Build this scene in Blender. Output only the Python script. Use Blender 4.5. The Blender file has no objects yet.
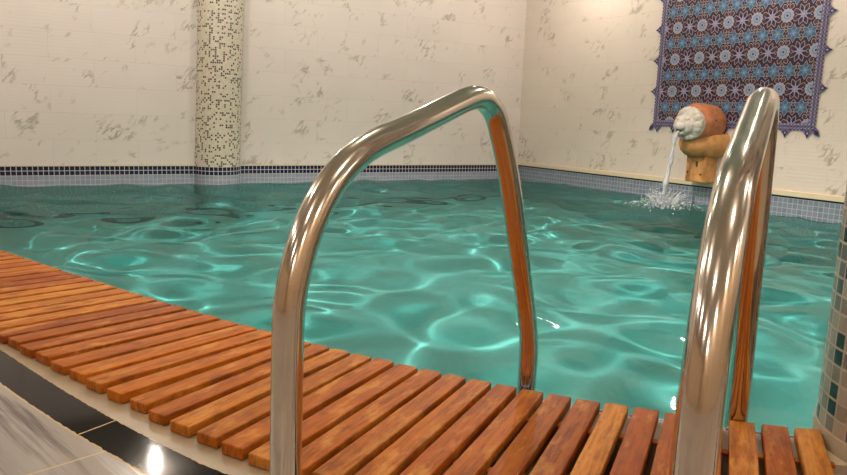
import bpy, bmesh, math, random
import numpy as np
from mathutils import Vector, Matrix

random.seed(7)
rng = np.random.default_rng(11)
SC = bpy.context.scene
COL = SC.collection
PI = math.pi

# ------------------------------------------------------------------ room frame
YAW = -0.5436
NL = Vector((math.sin(YAW), math.cos(YAW), 0))      # towards the wall behind the pool (left in view)
NR = Vector((math.cos(YAW), -math.sin(YAW), 0))     # towards the wall with the tile panel (right in view)
DL, DR = 8.144, 6.48                                # distances of the two walls
TRMIN, TLMIN = -6.5, -3.2
CEIL = 2.75
WATER = -0.2
DEPTH = -2.35


def W(tr, tl, z=0.0):
    v = NR * tr + NL * tl
    return Vector((v.x, v.y, z))


ROT_L = Matrix((NR, NL, (0, 0, 1))).transposed()     # local x along the back wall, y into it


# ------------------------------------------------------------------ object helpers
def link(name, me, mats=(), parent=None, loc=None, rot=None):
    o = bpy.data.objects.new(name, me)
    COL.objects.link(o)
    if me is not None:
        for m in (mats if isinstance(mats, (list, tuple)) else [mats]):
            me.materials.append(m)
    if parent is not None:
        o.parent = parent
    if loc is not None:
        o.location = loc
    if rot is not None:
        o.rotation_euler = rot
    return o


def obj(name, bm, mats, parent=None, loc=None, rot=None, smooth=False):
    me = bpy.data.meshes.new(name)
    bmesh.ops.recalc_face_normals(bm, faces=bm.faces[:])
    bm.to_mesh(me)
    bm.free()
    if smooth:
        me.polygons.foreach_set('use_smooth', [True] * len(me.polygons))
    return link(name, me, mats, parent, loc, rot)


def raw(name, bm, mats, parent=None, loc=None, rot=None, smooth=False):
    me = bpy.data.meshes.new(name)
    bm.to_mesh(me)
    bm.free()
    if smooth:
        me.polygons.foreach_set('use_smooth', [True] * len(me.polygons))
    return link(name, me, mats, parent, loc, rot)


def tag(o, label=None, cat=None, group=None, kind=None):
    if label: o['label'] = label
    if cat: o['category'] = cat
    if group: o['group'] = group
    if kind: o['kind'] = kind
    return o


def empty(name, loc=(0, 0, 0), rz=0.0):
    o = bpy.data.objects.new(name, None)
    o.empty_display_size = 0.1
    COL.objects.link(o)
    o.location = loc
    o.rotation_euler = (0, 0, rz)
    return o


def add_box(bm, c, s, rot=None, bevel=0.0, mat=0):
    m = Matrix.Translation(c)
    if rot is not None:
        m = m @ rot.to_4x4()
    m = m @ Matrix.Diagonal((s[0], s[1], s[2], 1))
    r = bmesh.ops.create_cube(bm, size=1, matrix=m)
    fs = {f for v in r['verts'] for f in v.link_faces}
    if bevel:
        es = {e for v in r['verts'] for e in v.link_edges}
        rb = bmesh.ops.bevel(bm, geom=list(es), offset=bevel, segments=2, affect='EDGES', profile=0.5)
        fs = set(rb['faces']) | {f for f in fs if f.is_valid}
    for f in fs:
        if f.is_valid: f.material_index = mat


def add_tube(bm, pts, radii, n=16, cap=True):
    pts = [Vector(p) for p in pts]
    rings = []
    up = Vector((0, 0, 1))
    t0 = (pts[1] - pts[0]).normalized()
    a = t0.orthogonal().normalized()
    for i, p in enumerate(pts):
        if i == 0: t = t0
        elif i == len(pts) - 1: t = (pts[-1] - pts[-2]).normalized()
        else: t = ((pts[i] - pts[i - 1]).normalized() + (pts[i + 1] - pts[i]).normalized()).normalized()
        a = (a - t * a.dot(t)).normalized()
        b = t.cross(a)
        r = radii[i] if hasattr(radii, '__len__') else radii
        rings.append([bm.verts.new(p + (a * math.cos(2 * PI * k / n) + b * math.sin(2 * PI * k / n)) * r) for k in range(n)])
    for i in range(len(rings) - 1):
        for k in range(n):
            bm.faces.new((rings[i][k], rings[i][(k + 1) % n], rings[i + 1][(k + 1) % n], rings[i + 1][k]))
    if cap:
        bm.faces.new(rings[0][::-1]); bm.faces.new(rings[-1])
    return rings


def catmull(pts, n=10):
    P = [Vector(p) for p in pts]
    out = []
    for i in range(len(P) - 1):
        p0 = P[max(i - 1, 0)]; p1 = P[i]; p2 = P[i + 1]; p3 = P[min(i + 2, len(P) - 1)]
        for k in range(n):
            t = k / n
            out.append(0.5 * ((2 * p1) + (p2 - p0) * t + (2 * p0 - 5 * p1 + 4 * p2 - p3) * t * t + (3 * p1 - p0 - 3 * p2 + p3) * t ** 3))
    out.append(P[-1])
    return out


# ------------------------------------------------------------------ materials
class N:
    """tiny node-graph helper"""
    def __init__(self, name):
        self.m = bpy.data.materials.new(name)
        self.m.use_nodes = True
        self.t = self.m.node_tree
        self.t.nodes.clear()
        self.out = self.t.nodes.new('ShaderNodeOutputMaterial')

    def n(self, typ, **kw):
        nd = self.t.nodes.new('ShaderNode' + typ)
        for k, v in kw.items():
            if k.startswith('i_'):
                nd.inputs[k[2:].replace('_', ' ')].default_value = v
            else:
                setattr(nd, k, v)
        return nd

    def l(self, a, b):
        self.t.links.new(a, b)

    def math(self, op, a, b=None, c=None, clamp=False):
        nd = self.n('Math', operation=op, use_clamp=clamp)
        for i, v in enumerate((a, b, c)):
            if v is None: continue
            if isinstance(v, (int, float)): nd.inputs[i].default_value = v
            else: self.l(v, nd.inputs[i])
        return nd.outputs[0]

    def vmath(self, op, a, b=None):
        nd = self.n('VectorMath', operation=op)
        for i, v in enumerate((a, b)):
            if v is None: continue
            if isinstance(v, (tuple, list)): nd.inputs[i].default_value = v
            else: self.l(v, nd.inputs[i])
        return nd.outputs[0]

    def ramp(self, fac, stops, interp='LINEAR'):
        nd = self.n('ValToRGB')
        cr = nd.color_ramp
        cr.interpolation = interp
        while len(cr.elements) < len(stops): cr.elements.new(0.5)
        for e, (p, c) in zip(cr.elements, stops):
            e.position = p
            e.color = (*c, 1) if len(c) == 3 else c
        self.l(fac, nd.inputs[0])
        return nd.outputs[0]

    def mix(self, fac, a, b, blend='MIX'):
        nd = self.n('Mix', data_type='RGBA', blend_type=blend)
        for idx, v in ((0, fac), (6, a), (7, b)):
            if isinstance(v, (int, float)): nd.inputs[idx].default_value = v
            elif isinstance(v, (tuple, list)): nd.inputs[idx].default_value = (*v, 1) if len(v) == 3 else v
            else: self.l(v, nd.inputs[idx])
        return nd.outputs[2]

    def noise(self, vec, scale, detail=3, rough=0.5, dist=0.0):
        nd = self.n('TexNoise')
        nd.inputs['Scale'].default_value = scale
        nd.inputs['Detail'].default_value = detail
        nd.inputs['Roughness'].default_value = rough
        nd.inputs['Distortion'].default_value = dist
        if vec is not None: self.l(vec, nd.inputs['Vector'])
        return nd.outputs['Fac']

    def mapping(self, vec, loc=(0, 0, 0), rot=(0, 0, 0), scale=(1, 1, 1)):
        nd = self.n('Mapping')
        nd.inputs['Location'].default_value = loc
        nd.inputs['Rotation'].default_value = rot
        nd.inputs['Scale'].default_value = scale
        self.l(vec, nd.inputs['Vector'])
        return nd.outputs[0]

    def bsdf(self, color=None, rough=0.5, metallic=0.0, spec=0.5, bump=None, bump_strength=0.2, bump_dist=0.002, coat=0.0):
        b = self.n('BsdfPrincipled')
        if color is not None:
            if isinstance(color, (tuple, list)): b.inputs['Base Color'].default_value = (*color, 1)
            else: self.l(color, b.inputs['Base Color'])
        if isinstance(rough, (int, float)): b.inputs['Roughness'].default_value = rough
        else: self.l(rough, b.inputs['Roughness'])
        if isinstance(metallic, (int, float)): b.inputs['Metallic'].default_value = metallic
        b.inputs['Specular IOR Level'].default_value = spec
        b.inputs['Coat Weight'].default_value = coat
        if bump is not None:
            bp = self.n('Bump')
            bp.inputs['Strength'].default_value = bump_strength
            bp.inputs['Distance'].default_value = bump_dist
            self.l(bump, bp.inputs['Height'])
            self.l(bp.outputs[0], b.inputs['Normal'])
        self.l(b.outputs[0], self.out.inputs['Surface'])
        return b


def simple(name, color, rough=0.5, metallic=0.0, spec=0.5, nscale=None, namt=0.15):
    k = N(name)
    if nscale:
        tc = k.n('TexCoord').outputs['Object']
        f = k.noise(tc, nscale, 4)
        dark = tuple(c * (1 - namt) for c in color); lite = tuple(min(1, c * (1 + namt)) for c in color)
        c = k.ramp(f, [(0.3, dark), (0.7, lite)])
        k.bsdf(c, rough, metallic, spec, bump=f, bump_strength=0.1)
    else:
        k.bsdf(color, rough, metallic, spec)
    return k.m


def mosaic(name, size, stops, grout, gw=0.08, rough=0.2, interp='CONSTANT', seed=0.0, bump=0.4):
    """square tiles of `size` metres in UV space (UV is in metres)"""
    k = N(name)
    uv = k.n('TexCoord').outputs['UV']
    s = k.vmath('SCALE', uv); s.node.inputs['Scale'].default_value = 1.0 / size
    fl = k.vmath('FLOOR', s)
    fl2 = k.vmath('ADD', fl, (seed, seed * 1.7, 0.5))
    wn = k.n('TexWhiteNoise', noise_dimensions='3D')
    k.l(fl2, wn.inputs['Vector'])
    col = k.ramp(wn.outputs['Value'], stops, interp)
    fr = k.vmath('FRACTION', s)
    sp = k.n('SeparateXYZ'); k.l(fr, sp.inputs[0])
    dx = k.math('MINIMUM', sp.outputs[0], k.math('SUBTRACT', 1.0, sp.outputs[0]))
    dy = k.math('MINIMUM', sp.outputs[1], k.math('SUBTRACT', 1.0, sp.outputs[1]))
    d = k.math('MINIMUM', dx, dy)
    mask = k.n('MapRange'); mask.inputs['From Min'].default_value = gw * 0.5; mask.inputs['From Max'].default_value = gw * 0.9
    k.l(d, mask.inputs['Value'])
    c = k.mix(mask.outputs[0], grout, col)
    r = k.math('MULTIPLY_ADD', mask.outputs[0], rough - 0.7, 0.7)
    k.bsdf(c, r, bump=mask.outputs[0], bump_strength=bump, bump_dist=0.0015)
    return k.m


def wall_tiles(name, base, tint):
    """pale marble-look ceramic wall tiles, object space: x along wall, z up"""
    k = N(name)
    tc = k.n('TexCoord').outputs['Object']
    sp = k.n('SeparateXYZ'); k.l(tc, sp.inputs[0])
    cb = k.n('CombineXYZ'); k.l(sp.outputs[0], cb.inputs[0]); k.l(sp.outputs[2], cb.inputs[1])
    v = cb.outputs[0]
    br = k.n('TexBrick', offset=0.5, offset_frequency=2)
    k.l(v, br.inputs['Vector'])
    br.inputs['Scale'].default_value = 1.0
    br.inputs['Brick Width'].default_value = 0.82
    br.inputs['Row Height'].default_value = 0.272
    br.inputs['Mortar Size'].default_value = 0.0022
    br.inputs['Mortar Smooth'].default_value = 0.3
    br.inputs['Bias'].default_value = 0.0
    br.inputs['Color1'].default_value = (0, 0, 0, 1); br.inputs['Color2'].default_value = (1, 1, 1, 1)
    br.inputs['Mortar'].default_value = (0.5, 0.5, 0.5, 1)
    rnd = br.outputs['Color']
    # every tile takes its veins from another place of the pattern
    off = k.vmath('SCALE', rnd); off.node.inputs['Scale'].default_value = 37.0
    vv = k.vmath('ADD', v, off)
    # slanting brush-like veins
    warp = k.n('TexNoise'); warp.inputs['Scale'].default_value = 5.0; warp.inputs['Detail'].default_value = 3
    k.l(vv, warp.inputs['Vector'])
    wv = k.vmath('SCALE', warp.outputs['Color']); wv.node.inputs['Scale'].default_value = 0.16
    wv2 = k.vmath('ADD', vv, wv)
    mp = k.mapping(k.mapping(wv2, rot=(0, 0, -0.85)), scale=(3.6, 12.0, 1))
    n1 = k.noise(mp, 1.0, 3.0, 0.55)
    vein = k.math('ABSOLUTE', k.math('SUBTRACT', n1, 0.5))
    vl = k.n('MapRange'); vl.inputs['From Min'].default_value = 0.05; vl.inputs['From Max'].default_value = 0.008
    k.l(vein, vl.inputs['Value'])
    patch = k.noise(vv, 3.6, 2.0, 0.5)
    pm = k.n('MapRange'); pm.inputs['From Min'].default_value = 0.555; pm.inputs['From Max'].default_value = 0.65
    k.l(patch, pm.inputs['Value'])
    veins = k.math('MULTIPLY', vl.outputs[0], pm.outputs[0])
    blot = k.noise(k.mapping(k.mapping(wv2, rot=(0, 0, -0.95)), scale=(4, 11, 1)), 1.0, 3, 0.6)
    bm_ = k.n('MapRange'); bm_.inputs['From Min'].default_value = 0.66; bm_.inputs['From Max'].default_value = 0.72
    k.l(blot, bm_.inputs['Value'])
    cloud = k.noise(vv, 1.6, 3)
    c0 = k.ramp(cloud, [(0.3, tuple(x * 0.95 for x in base)), (0.7, base)])
    c1 = k.mix(k.math('MULTIPLY', veins, 0.8), c0, (0.33, 0.28, 0.22))
    c2 = k.mix(k.math('MULTIPLY', bm_.outputs[0], 0.38), c1, tint)
    c3 = k.mix(k.math('MULTIPLY', br.outputs['Fac'], 0.35), c2, (0.45, 0.40, 0.35))
    # fine horizontal relief
    wvt = k.n('TexWave', wave_type='BANDS', bands_direction='Y')
    wvt.inputs['Scale'].default_value = 9.0; wvt.inputs['Distortion'].default_value = 1.6; wvt.inputs['Detail'].default_value = 2
    wvt.inputs['Detail Scale'].default_value = 0.6
    k.l(v, wvt.inputs['Vector'])
    h = k.math('SUBTRACT', wvt.outputs['Fac'], k.math('MULTIPLY', br.outputs['Fac'], 2.0))
    k.bsdf(c3, 0.38, bump=h, bump_strength=0.10, bump_dist=0.003, spec=0.4)
    return k.m


def wood(name):
    k = N(name)
    tc = k.n('TexCoord').outputs['Object']
    oi = k.n('ObjectInfo').outputs['Random']
    sc = k.n('CombineXYZ'); k.l(k.math('MULTIPLY', oi, 61.0), sc.inputs[0]); k.l(k.math('MULTIPLY', oi, 23.0), sc.inputs[1])
    v = k.vmath('ADD', tc, sc.outputs[0])
    g1 = k.noise(k.mapping(v, scale=(5, 60, 20)), 1.0, 5, 0.65, 0.6)
    g2 = k.noise(k.mapping(v, scale=(22, 170, 60)), 1.0, 4, 0.65)
    big = k.noise(k.mapping(v, scale=(9, 26, 8)), 1.0, 5, 0.65)
    grain = k.math('ADD', k.math('MULTIPLY', g1, 0.55), k.math('MULTIPLY', g2, 0.45))
    tone = k.ramp(oi, [(0.0, (0.34, 0.078, 0.006)), (0.22, (0.50, 0.145, 0.011)), (0.42, (0.26, 0.055, 0.005)),
                       (0.6, (0.52, 0.175, 0.018)), (0.8, (0.40, 0.100, 0.007)), (1.0, (0.58, 0.225, 0.028))])
    dark = k.mix(0.62, tone, (0.13, 0.026, 0.003))
    c = k.mix(k.ramp(grain, [(0.40, (0, 0, 0)), (0.56, (1, 1, 1))]), dark, tone)
    worn = k.ramp(big, [(0.52, (0, 0, 0)), (0.66, (1, 1, 1))])
    c = k.mix(k.math('MULTIPLY', worn, 0.55), c, (0.66, 0.30, 0.06))
    stain = k.ramp(k.noise(k.mapping(v, loc=(5, 3, 1), scale=(11, 24, 8)), 1.0, 4), [(0.58, (0, 0, 0)), (0.72, (1, 1, 1))])
    c = k.mix(k.math('MULTIPLY', stain, 0.6), c, (0.12, 0.035, 0.008))
    k.bsdf(c, 0.55, bump=grain, bump_strength=0.5, bump_dist=0.002, spec=0.16)
    return k.m


M_WALL_L = wall_tiles('wall_tile_pale', (0.70, 0.625, 0.58), (0.42, 0.35, 0.22))
M_WALL_R = wall_tiles('wall_tile_cream', (0.69, 0.60, 0.52), (0.42, 0.35, 0.22))
M_CEIL = simple('ceiling_paint', (0.60, 0.55, 0.48), 0.8)
M_WOOD = wood('oiled_teak')
M_STEEL = None
k = N('polished_steel')
tc = k.n('TexCoord').outputs['Object']
sm = k.noise(tc, 30, 4)
k.bsdf((0.69, 0.62, 0.54), k.ramp(sm, [(0.3, (0.10,) * 3), (0.8, (0.19,) * 3)]), metallic=1.0)
M_STEEL = k.m
M_NAVY = mosaic('navy_mosaic', 0.048, [(0, (0.016, 0.009, 0.036)), (0.5, (0.02, 0.013, 0.045)), (0.8, (0.012, 0.01, 0.028))], (0.55, 0.53, 0.55), 0.09)
M_PALE = mosaic('pale_blue_mosaic', 0.048, [(0, (0.28, 0.29, 0.37)), (0.4, (0.30, 0.31, 0.39)), (0.75, (0.26, 0.275, 0.355))], (0.46, 0.45, 0.47), 0.07)
M_GREYBLUE = mosaic('grey_blue_mosaic', 0.05, [(0, (0.19, 0.225, 0.29)), (0.4, (0.215, 0.245, 0.305)), (0.75, (0.175, 0.205, 0.275))], (0.37, 0.37, 0.38), 0.09)
M_PENCIL = simple('navy_pencil_tile', (0.025, 0.016, 0.07), 0.2)
M_FLOORP = mosaic('pool_floor_mosaic', 0.048, [(0, (0.50, 0.62, 0.60)), (0.5, (0.52, 0.64, 0.62)), (0.8, (0.48, 0.60, 0.58))], (0.50, 0.60, 0.58), 0.06, rough=0.5, bump=0.1)
M_FOOT_SHADE = mosaic('foot_shade_mosaic', 0.048, [(0, (0.10, 0.23, 0.235)), (0.5, (0.11, 0.25, 0.25))], (0.14, 0.26, 0.26), 0.08)  # dark tiles stand in for contact shade at the back wall's foot
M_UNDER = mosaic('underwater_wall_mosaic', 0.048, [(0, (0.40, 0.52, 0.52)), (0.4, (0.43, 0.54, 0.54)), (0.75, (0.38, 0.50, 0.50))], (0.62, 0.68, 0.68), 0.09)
M_COLFAR = mosaic('cream_brown_mosaic', 0.0225, [(0, (0.62, 0.55, 0.42)), (0.3, (0.58, 0.50, 0.38)), (0.55, (0.66, 0.60, 0.48)), (0.72, (0.06, 0.045, 0.04)), (0.9, (0.12, 0.09, 0.07))], (0.55, 0.50, 0.41), 0.14, seed=3)
M_COLNEAR = mosaic('grey_beige_mosaic', 0.033, [(0, (0.31, 0.25, 0.185)), (0.26, (0.40, 0.33, 0.25)), (0.44, (0.22, 0.18, 0.14)), (0.58, (0.14, 0.11, 0.115)), (0.70, (0.25, 0.20, 0.155)), (0.80, (0.010, 0.009, 0.009)), (0.93, (0.05, 0.036, 0.042))], (0.42, 0.36, 0.28), 0.10, seed=9)
M_PLASTER = simple('cream_plaster', (0.46, 0.37, 0.25), 0.6, nscale=9, namt=0.12)
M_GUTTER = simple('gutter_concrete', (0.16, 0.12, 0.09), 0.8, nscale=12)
M_TRIM = simple('cream_trim', (0.70, 0.58, 0.40), 0.35)
M_COPING = simple('cream_stone_strip', (0.35, 0.265, 0.165), 0.35, nscale=14, namt=0.10)
M_BACKWALL = simple('tan_wall', (0.52, 0.38, 0.24), 0.6, nscale=2)
M_TERRA = simple('terracotta', (0.40, 0.145, 0.055), 0.75, nscale=18, namt=0.25)
M_TERRA2 = simple('ochre_clay', (0.50, 0.235, 0.075), 0.7, nscale=14, namt=0.25)
M_STONE = simple('white_stone', (0.50, 0.46, 0.40), 0.85, nscale=22, namt=0.12)
M_HOLE = simple('mouth_dark', (0.05, 0.035, 0.025), 0.9)

# black marble strip with joints (UV metres: u along strip)
k = N('black_marble')
uv = k.n('TexCoord').outputs['UV']
f = k.noise(uv, 45, 5, 0.65)
c = k.ramp(f, [(0.55, (0.006, 0.005, 0.005)), (0.78, (0.03, 0.025, 0.02)), (0.86, (0.22, 0.17, 0.10))])
sp = k.n('SeparateXYZ'); k.l(uv, sp.inputs[0])
fr = k.math('FRACT', k.math('MULTIPLY', sp.outputs[0], 1 / 0.6))
jm = k.math('LESS_THAN', k.math('MINIMUM', fr, k.math('SUBTRACT', 1.0, fr)), 0.0032)
edge = k.math('MINIMUM', sp.outputs[1], k.math('SUBTRACT', 0.08, sp.outputs[1]))
em = k.math('LESS_THAN', edge, k.math('MULTIPLY_ADD', k.noise(uv, 70, 3), 0.008, -0.0025))
c = k.mix(k.math('MAXIMUM', jm, em), c, (0.50, 0.36, 0.20))
k.bsdf(c, k.math('MULTIPLY_ADD', f, 0.08, 0.03), spec=0.10)
M_BLACK = k.m

# grey-white streaked marble paving, object space: x along the strip, y away from the pool
k = N('streaked_marble')
tc = k.n('TexCoord').outputs['Object']
wz = k.n('TexNoise'); wz.inputs['Scale'].default_value = 3.0; wz.inputs['Detail'].default_value = 3
k.l(tc, wz.inputs['Vector'])
wv = k.vmath('SCALE', wz.outputs['Color']); wv.node.inputs['Scale'].default_value = 0.022
p = k.vmath('ADD', tc, wv)
a = k.noise(k.mapping(p, rot=(0, 0, -0.06), scale=(1.0, 26, 1)), 1.0, 5, 0.6)
b = k.noise(k.mapping(p, rot=(0, 0, -0.06), scale=(0.7, 9, 1)), 1.0, 3, 0.5)
c = k.ramp(b, [(0.3, (0.25, 0.225, 0.205)), (0.5, (0.37, 0.335, 0.305)), (0.7, (0.30, 0.25, 0.205))])
c = k.mix(k.ramp(a, [(0.36, (1, 1, 1)), (0.46, (0, 0, 0))]), c, (0.13, 0.105, 0.095))
c = k.mix(k.math('MULTIPLY', k.ramp(a, [(0.6, (0, 0, 0)), (0.72, (1, 1, 1))]), 0.6), c, (0.60, 0.57, 0.53))
sp = k.n('SeparateXYZ'); k.l(tc, sp.inputs[0])
def joint(o, size, w):
    fr = k.math('FRACT', k.math('MULTIPLY', o, 1 / size))
    return k.math('LESS_THAN', k.math('MINIMUM', fr, k.math('SUBTRACT', 1.0, fr)), w / size)
j = k.math('MAXIMUM', joint(sp.outputs[0], 0.6, 0.0022), joint(sp.outputs[1], 0.6, 0.0022))
c = k.mix(j, c, (0.56, 0.43, 0.26))
k.bsdf(c, 0.22, spec=0.5)
M_FLOOR = k.m

# water: clear refracting surface over an absorbing volume
k = N('pool_water')
g = k.n('BsdfRefraction'); g.inputs['IOR'].default_value = 1.333; g.inputs['Roughness'].default_value = 0.0
gl = k.n('BsdfGlossy'); gl.inputs['Roughness'].default_value = 0.02
fr = k.n('Fresnel'); fr.inputs['IOR'].default_value = 1.333
mx_ = k.n('MixShader')
k.l(k.math('MULTIPLY', fr.outputs[0], 0.42), mx_.inputs[0]); k.l(g.outputs[0], mx_.inputs[1]); k.l(gl.outputs[0], mx_.inputs[2])
k.l(mx_.outputs[0], k.out.inputs['Surface'])
va = k.n('VolumeAbsorption'); va.inputs['Density'].default_value = 0.26
va.inputs['Color'].default_value = (0.06, 0.90, 0.875, 1)
k.l(va.outputs[0], k.out.inputs['Volume'])
M_WATER = k.m

# falling, foaming water
k = N('falling_water')
g = k.n('BsdfPrincipled')
g.inputs['Base Color'].default_value = (0.72, 0.76, 0.79, 1)
g.inputs['Roughness'].default_value = 0.12
g.inputs['IOR'].default_value = 1.333
g.inputs['Transmission Weight'].default_value = 0.45
k.l(g.outputs[0], k.out.inputs['Surface'])
M_FOAM = k.m

# ------------------------------------------------------------------ the curved pool edge
KX = np.array([-1.70, -1.365, -1.09, -0.81, -0.642, -0.4, -0.282, -0.12, 0.05, 0.183, 0.329, 0.465, 0.577, 0.631, 0.687, 0.761])
KY = np.array([2.78, 2.52, 2.32, 2.116, 1.978, 1.83, 1.74, 1.648, 1.568, 1.505, 1.448, 1.395, 1.359, 1.345, 1.335, 1.322])
PC = np.polyfit(KX, KY, 3)
XL, XR = -1.75, 0.85


def edge_y(x):
    if x < XL: return float(np.polyval(PC, XL) + (x - XL) * np.polyval(np.polyder(PC), XL))
    if x > XR: return float(np.polyval(PC, XR) + (x - XR) * np.polyval(np.polyder(PC), XR))
    return float(np.polyval(PC, x))


def edge_tan(x):
    xx = min(max(x, XL), XR)
    return Vector((1, float(np.polyval(np.polyder(PC), xx)), 0)).normalized()


def edge_nrm(x):                                   # towards the water
    t = edge_tan(x)
    return Vector((-t.y, t.x, 0))


THX = [-3, -1.7, -1.1, -0.62, -0.38, -0.326, -0.276, -0.228, -0.116, -0.06, 0.054, 0.2, 0.4, 0.7, 1.0]
THA = [42, 45.5, 47.8, 50.8, 54.3, 56.4, 58.4, 60.0, 62.4, 63.0, 63.6, 64.4, 66.0, 67.0, 68.0]


def board_dir(x):
    a = math.radians(float(np.interp(x, THX, THA)))
    return Vector((math.cos(a), math.sin(a), 0))


def strip_d(x):
    return float(np.interp(x, [-2.6, -1.4, -0.72, -0.29, -0.08, 0.6], [0.40, 0.45, 0.488, 0.549, 0.577, 0.60]))


def slat_len(x):
    return float(np.interp(x, [-2.3, -1.5, -0.62, -0.377, -0.06, 0.7], [0.40, 0.435, 0.468, 0.488, 0.535, 0.55]))


def off(x, d, z=0.0):
    """point d metres from the board ends: + into the pool, - onto the deck"""
    n = edge_nrm(x)
    return Vector((x + n.x * d, edge_y(x) + n.y * d, z))


# pool edge line end points on the two walls
xs = np.concatenate([np.linspace(-7.0, XL, 30)[:-1], np.linspace(XL, XR, 60), np.linspace(XR, 7.5, 24)[1:]])
RIM = 0.013
rim_pts = [off(x, RIM) for x in xs]
inside = [p for p in rim_pts if p.dot(NL) < DL and p.dot(NR) < DR]


def cut(p, q, n, d):
    t = (d - p.dot(n)) / ((q - p).dot(n))
    return p + (q - p) * t


i0 = rim_pts.index(inside[0]); i1 = rim_pts.index(inside[-1])
pL = cut(rim_pts[i0], rim_pts[i0 - 1], NL, DL)
pR = cut(rim_pts[i1], rim_pts[i1 + 1], NR, DR)
near = [pL] + inside + [pR]
corner = W(DR, DL)
# half-round column on the back wall
COL_T, COL_R = 2.135, 0.258
col_c = W(COL_T, DL + 0.03)
col_arc = []
for q in range(25):
    a = PI * q / 24
    col_arc.append(col_c + NR * (COL_R * math.cos(a)) - NL * (COL_R * math.sin(a)))
col_arc = [p for p in col_arc if p.dot(NL) < DL - 1e-4]
back_line = [corner] + [W(t, DL) for t in np.linspace(DR, COL_T + COL_R, 6)[1:-1]] + col_arc + [W(t, DL) for t in np.linspace(COL_T - COL_R, pL.dot(NR), 8)[1:-1]]
right_line = [pR] + [pR.lerp(corner, t) for t in np.linspace(0, 1, 8)[1:-1]]
# walk: near edge (left to right), right wall up to corner, back wall to left
perim = near[:-1] + right_line + back_line
kinds = ['near'] * (len(near) - 1) + ['right'] * len(right_line) + ['back'] * len(back_line)

bm = bmesh.new()
uvl = bm.loops.layers.uv.new('UVMap')
LV = {'near': [(0, 4), (-0.048, 1)], 'right': [(0, 2), (-0.018, 3)], 'back': [(0, 1), (-0.096, 0)]}


def quad(a, b, z0, z1, u0, u1, mi, v0=None, v1=None):
    vs = [bm.verts.new((a.x, a.y, z0)), bm.verts.new((b.x, b.y, z0)), bm.verts.new((b.x, b.y, z1)), bm.verts.new((a.x, a.y, z1))]
    f = bm.faces.new(vs)
    f.material_index = mi
    for lp, uvc in zip(f.loops, ((u0, z0 if v0 is None else v0), (u1, z0 if v0 is None else v0), (u1, z1 if v1 is None else v1), (u0, z1 if v1 is None else v1))):
        lp[uvl].uv = uvc


u = 0.0
for i, (p, kd) in enumerate(zip(perim, kinds)):
    q = perim[(i + 1) % len(perim)]
    du = (q - p).length
    # mats: 0 pale, 1 navy, 2 pencil, 3 grey-blue, 4 navy(near), 5 underwater, 6 wall-foot shade band
    if kd == 'back':
        quad(p, q, 0, -0.096, u, u + du, 1)
        quad(p, q, -0.096, -0.24, u, u + du, 0)
    elif kd == 'right':
        quad(p, q, 0, -0.018, u, u + du, 2)
        quad(p, q, -0.018, -0.25, u, u + du, 3, -0.0, -0.232)
    else:
        quad(p, q, 0, -0.048, u, u + du, 1)
        quad(p, q, -0.048, -0.24, u, u + du, 0)
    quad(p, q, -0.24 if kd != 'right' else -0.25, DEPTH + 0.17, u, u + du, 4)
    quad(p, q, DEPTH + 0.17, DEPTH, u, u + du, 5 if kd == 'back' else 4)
    u += du
vs = [bm.verts.new((p.x, p.y, DEPTH)) for p in perim]
f = bm.faces.new(vs)
f.material_index = 6
for lp in f.loops:
    lp[uvl].uv = (lp.vert.co.dot(NR), lp.vert.co.dot(NL))
bmesh.ops.triangulate(bm, faces=[f])
POOL = raw('pool_basin', bm, [M_PALE, M_NAVY, M_PENCIL, M_GREYBLUE, M_UNDER, M_FOOT_SHADE, M_FLOORP])
tag(POOL, 'tiled swimming pool basin with navy and pale blue mosaic band at the waterline', 'pool', kind='structure')

# ------------------------------------------------------------------ water surface
GS = 0.022
tr0 = min(p.dot(NR) for p in perim) - 0.1
tl0 = min(p.dot(NL) for p in perim) - 0.1
nx = int((DR + 0.02 - tr0) / GS); ny = int((DL + 0.02 - tl0) / GS)
gx = np.linspace(tr0, DR + 0.01, nx); gy = np.linspace(tl0, DL + 0.01, ny)
GX, GY = np.meshgrid(gx, gy, indexing='ij')
H = np.zeros_like(GX)
for _ in range(30):
    lam = math.exp(rng.uniform(math.log(0.34), math.log(0.85)))
    th = rng.uniform(0, 2 * PI)
    kk = 2 * PI / lam
    wx = 0.35 * np.sin(GX * 0.9 * rng.uniform(.5, 1.5) + rng.uniform(0, 6)) + 0.35 * np.sin(GY * 0.9 * rng.uniform(.5, 1.5) + rng.uniform(0, 6))
    H += 0.036 * lam / kk * np.sin(kk * (GX * math.cos(th) + GY * math.sin(th)) + wx * 2 + rng.uniform(0, 6)) / lam ** 0.5
for _ in range(16):                                 # fine ripples
    lam = rng.uniform(0.12, 0.22)
    th = rng.uniform(0, 2 * PI); kk = 2 * PI / lam
    H += 0.0016 / kk * np.sin(kk * (GX * math.cos(th) + GY * math.sin(th)) + 1.5 * np.sin(GX * 1.3 + rng.uniform(0, 6)) + rng.uniform(0, 6))
LAND = (5.83, 4.91)
RR = np.sqrt((GX - LAND[0]) ** 2 + (GY - LAND[1]) ** 2)
H += 0.010 * np.exp(-RR / 0.9) * np.sin(2 * PI * RR / 0.24 + 0.5 * np.sin(3 * np.arctan2(GY - LAND[1], GX - LAND[0])))
H += 0.012 * np.exp(-(RR / 0.16) ** 2) * np.sin(GX * 70) * np.sin(GY * 63)


def in_poly(px, py, poly):
    ins = np.zeros(px.shape, bool)
    n = len(poly)
    for i in range(n):
        x1, y1 = poly[i]; x2, y2 = poly[(i + 1) % n]
        c = ((y1 > py) != (y2 > py)) & (px < (x2 - x1) * (py - y1) / ((y2 - y1) if y2 != y1 else 1e-12) + x1)
        ins ^= c
    return ins


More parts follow.
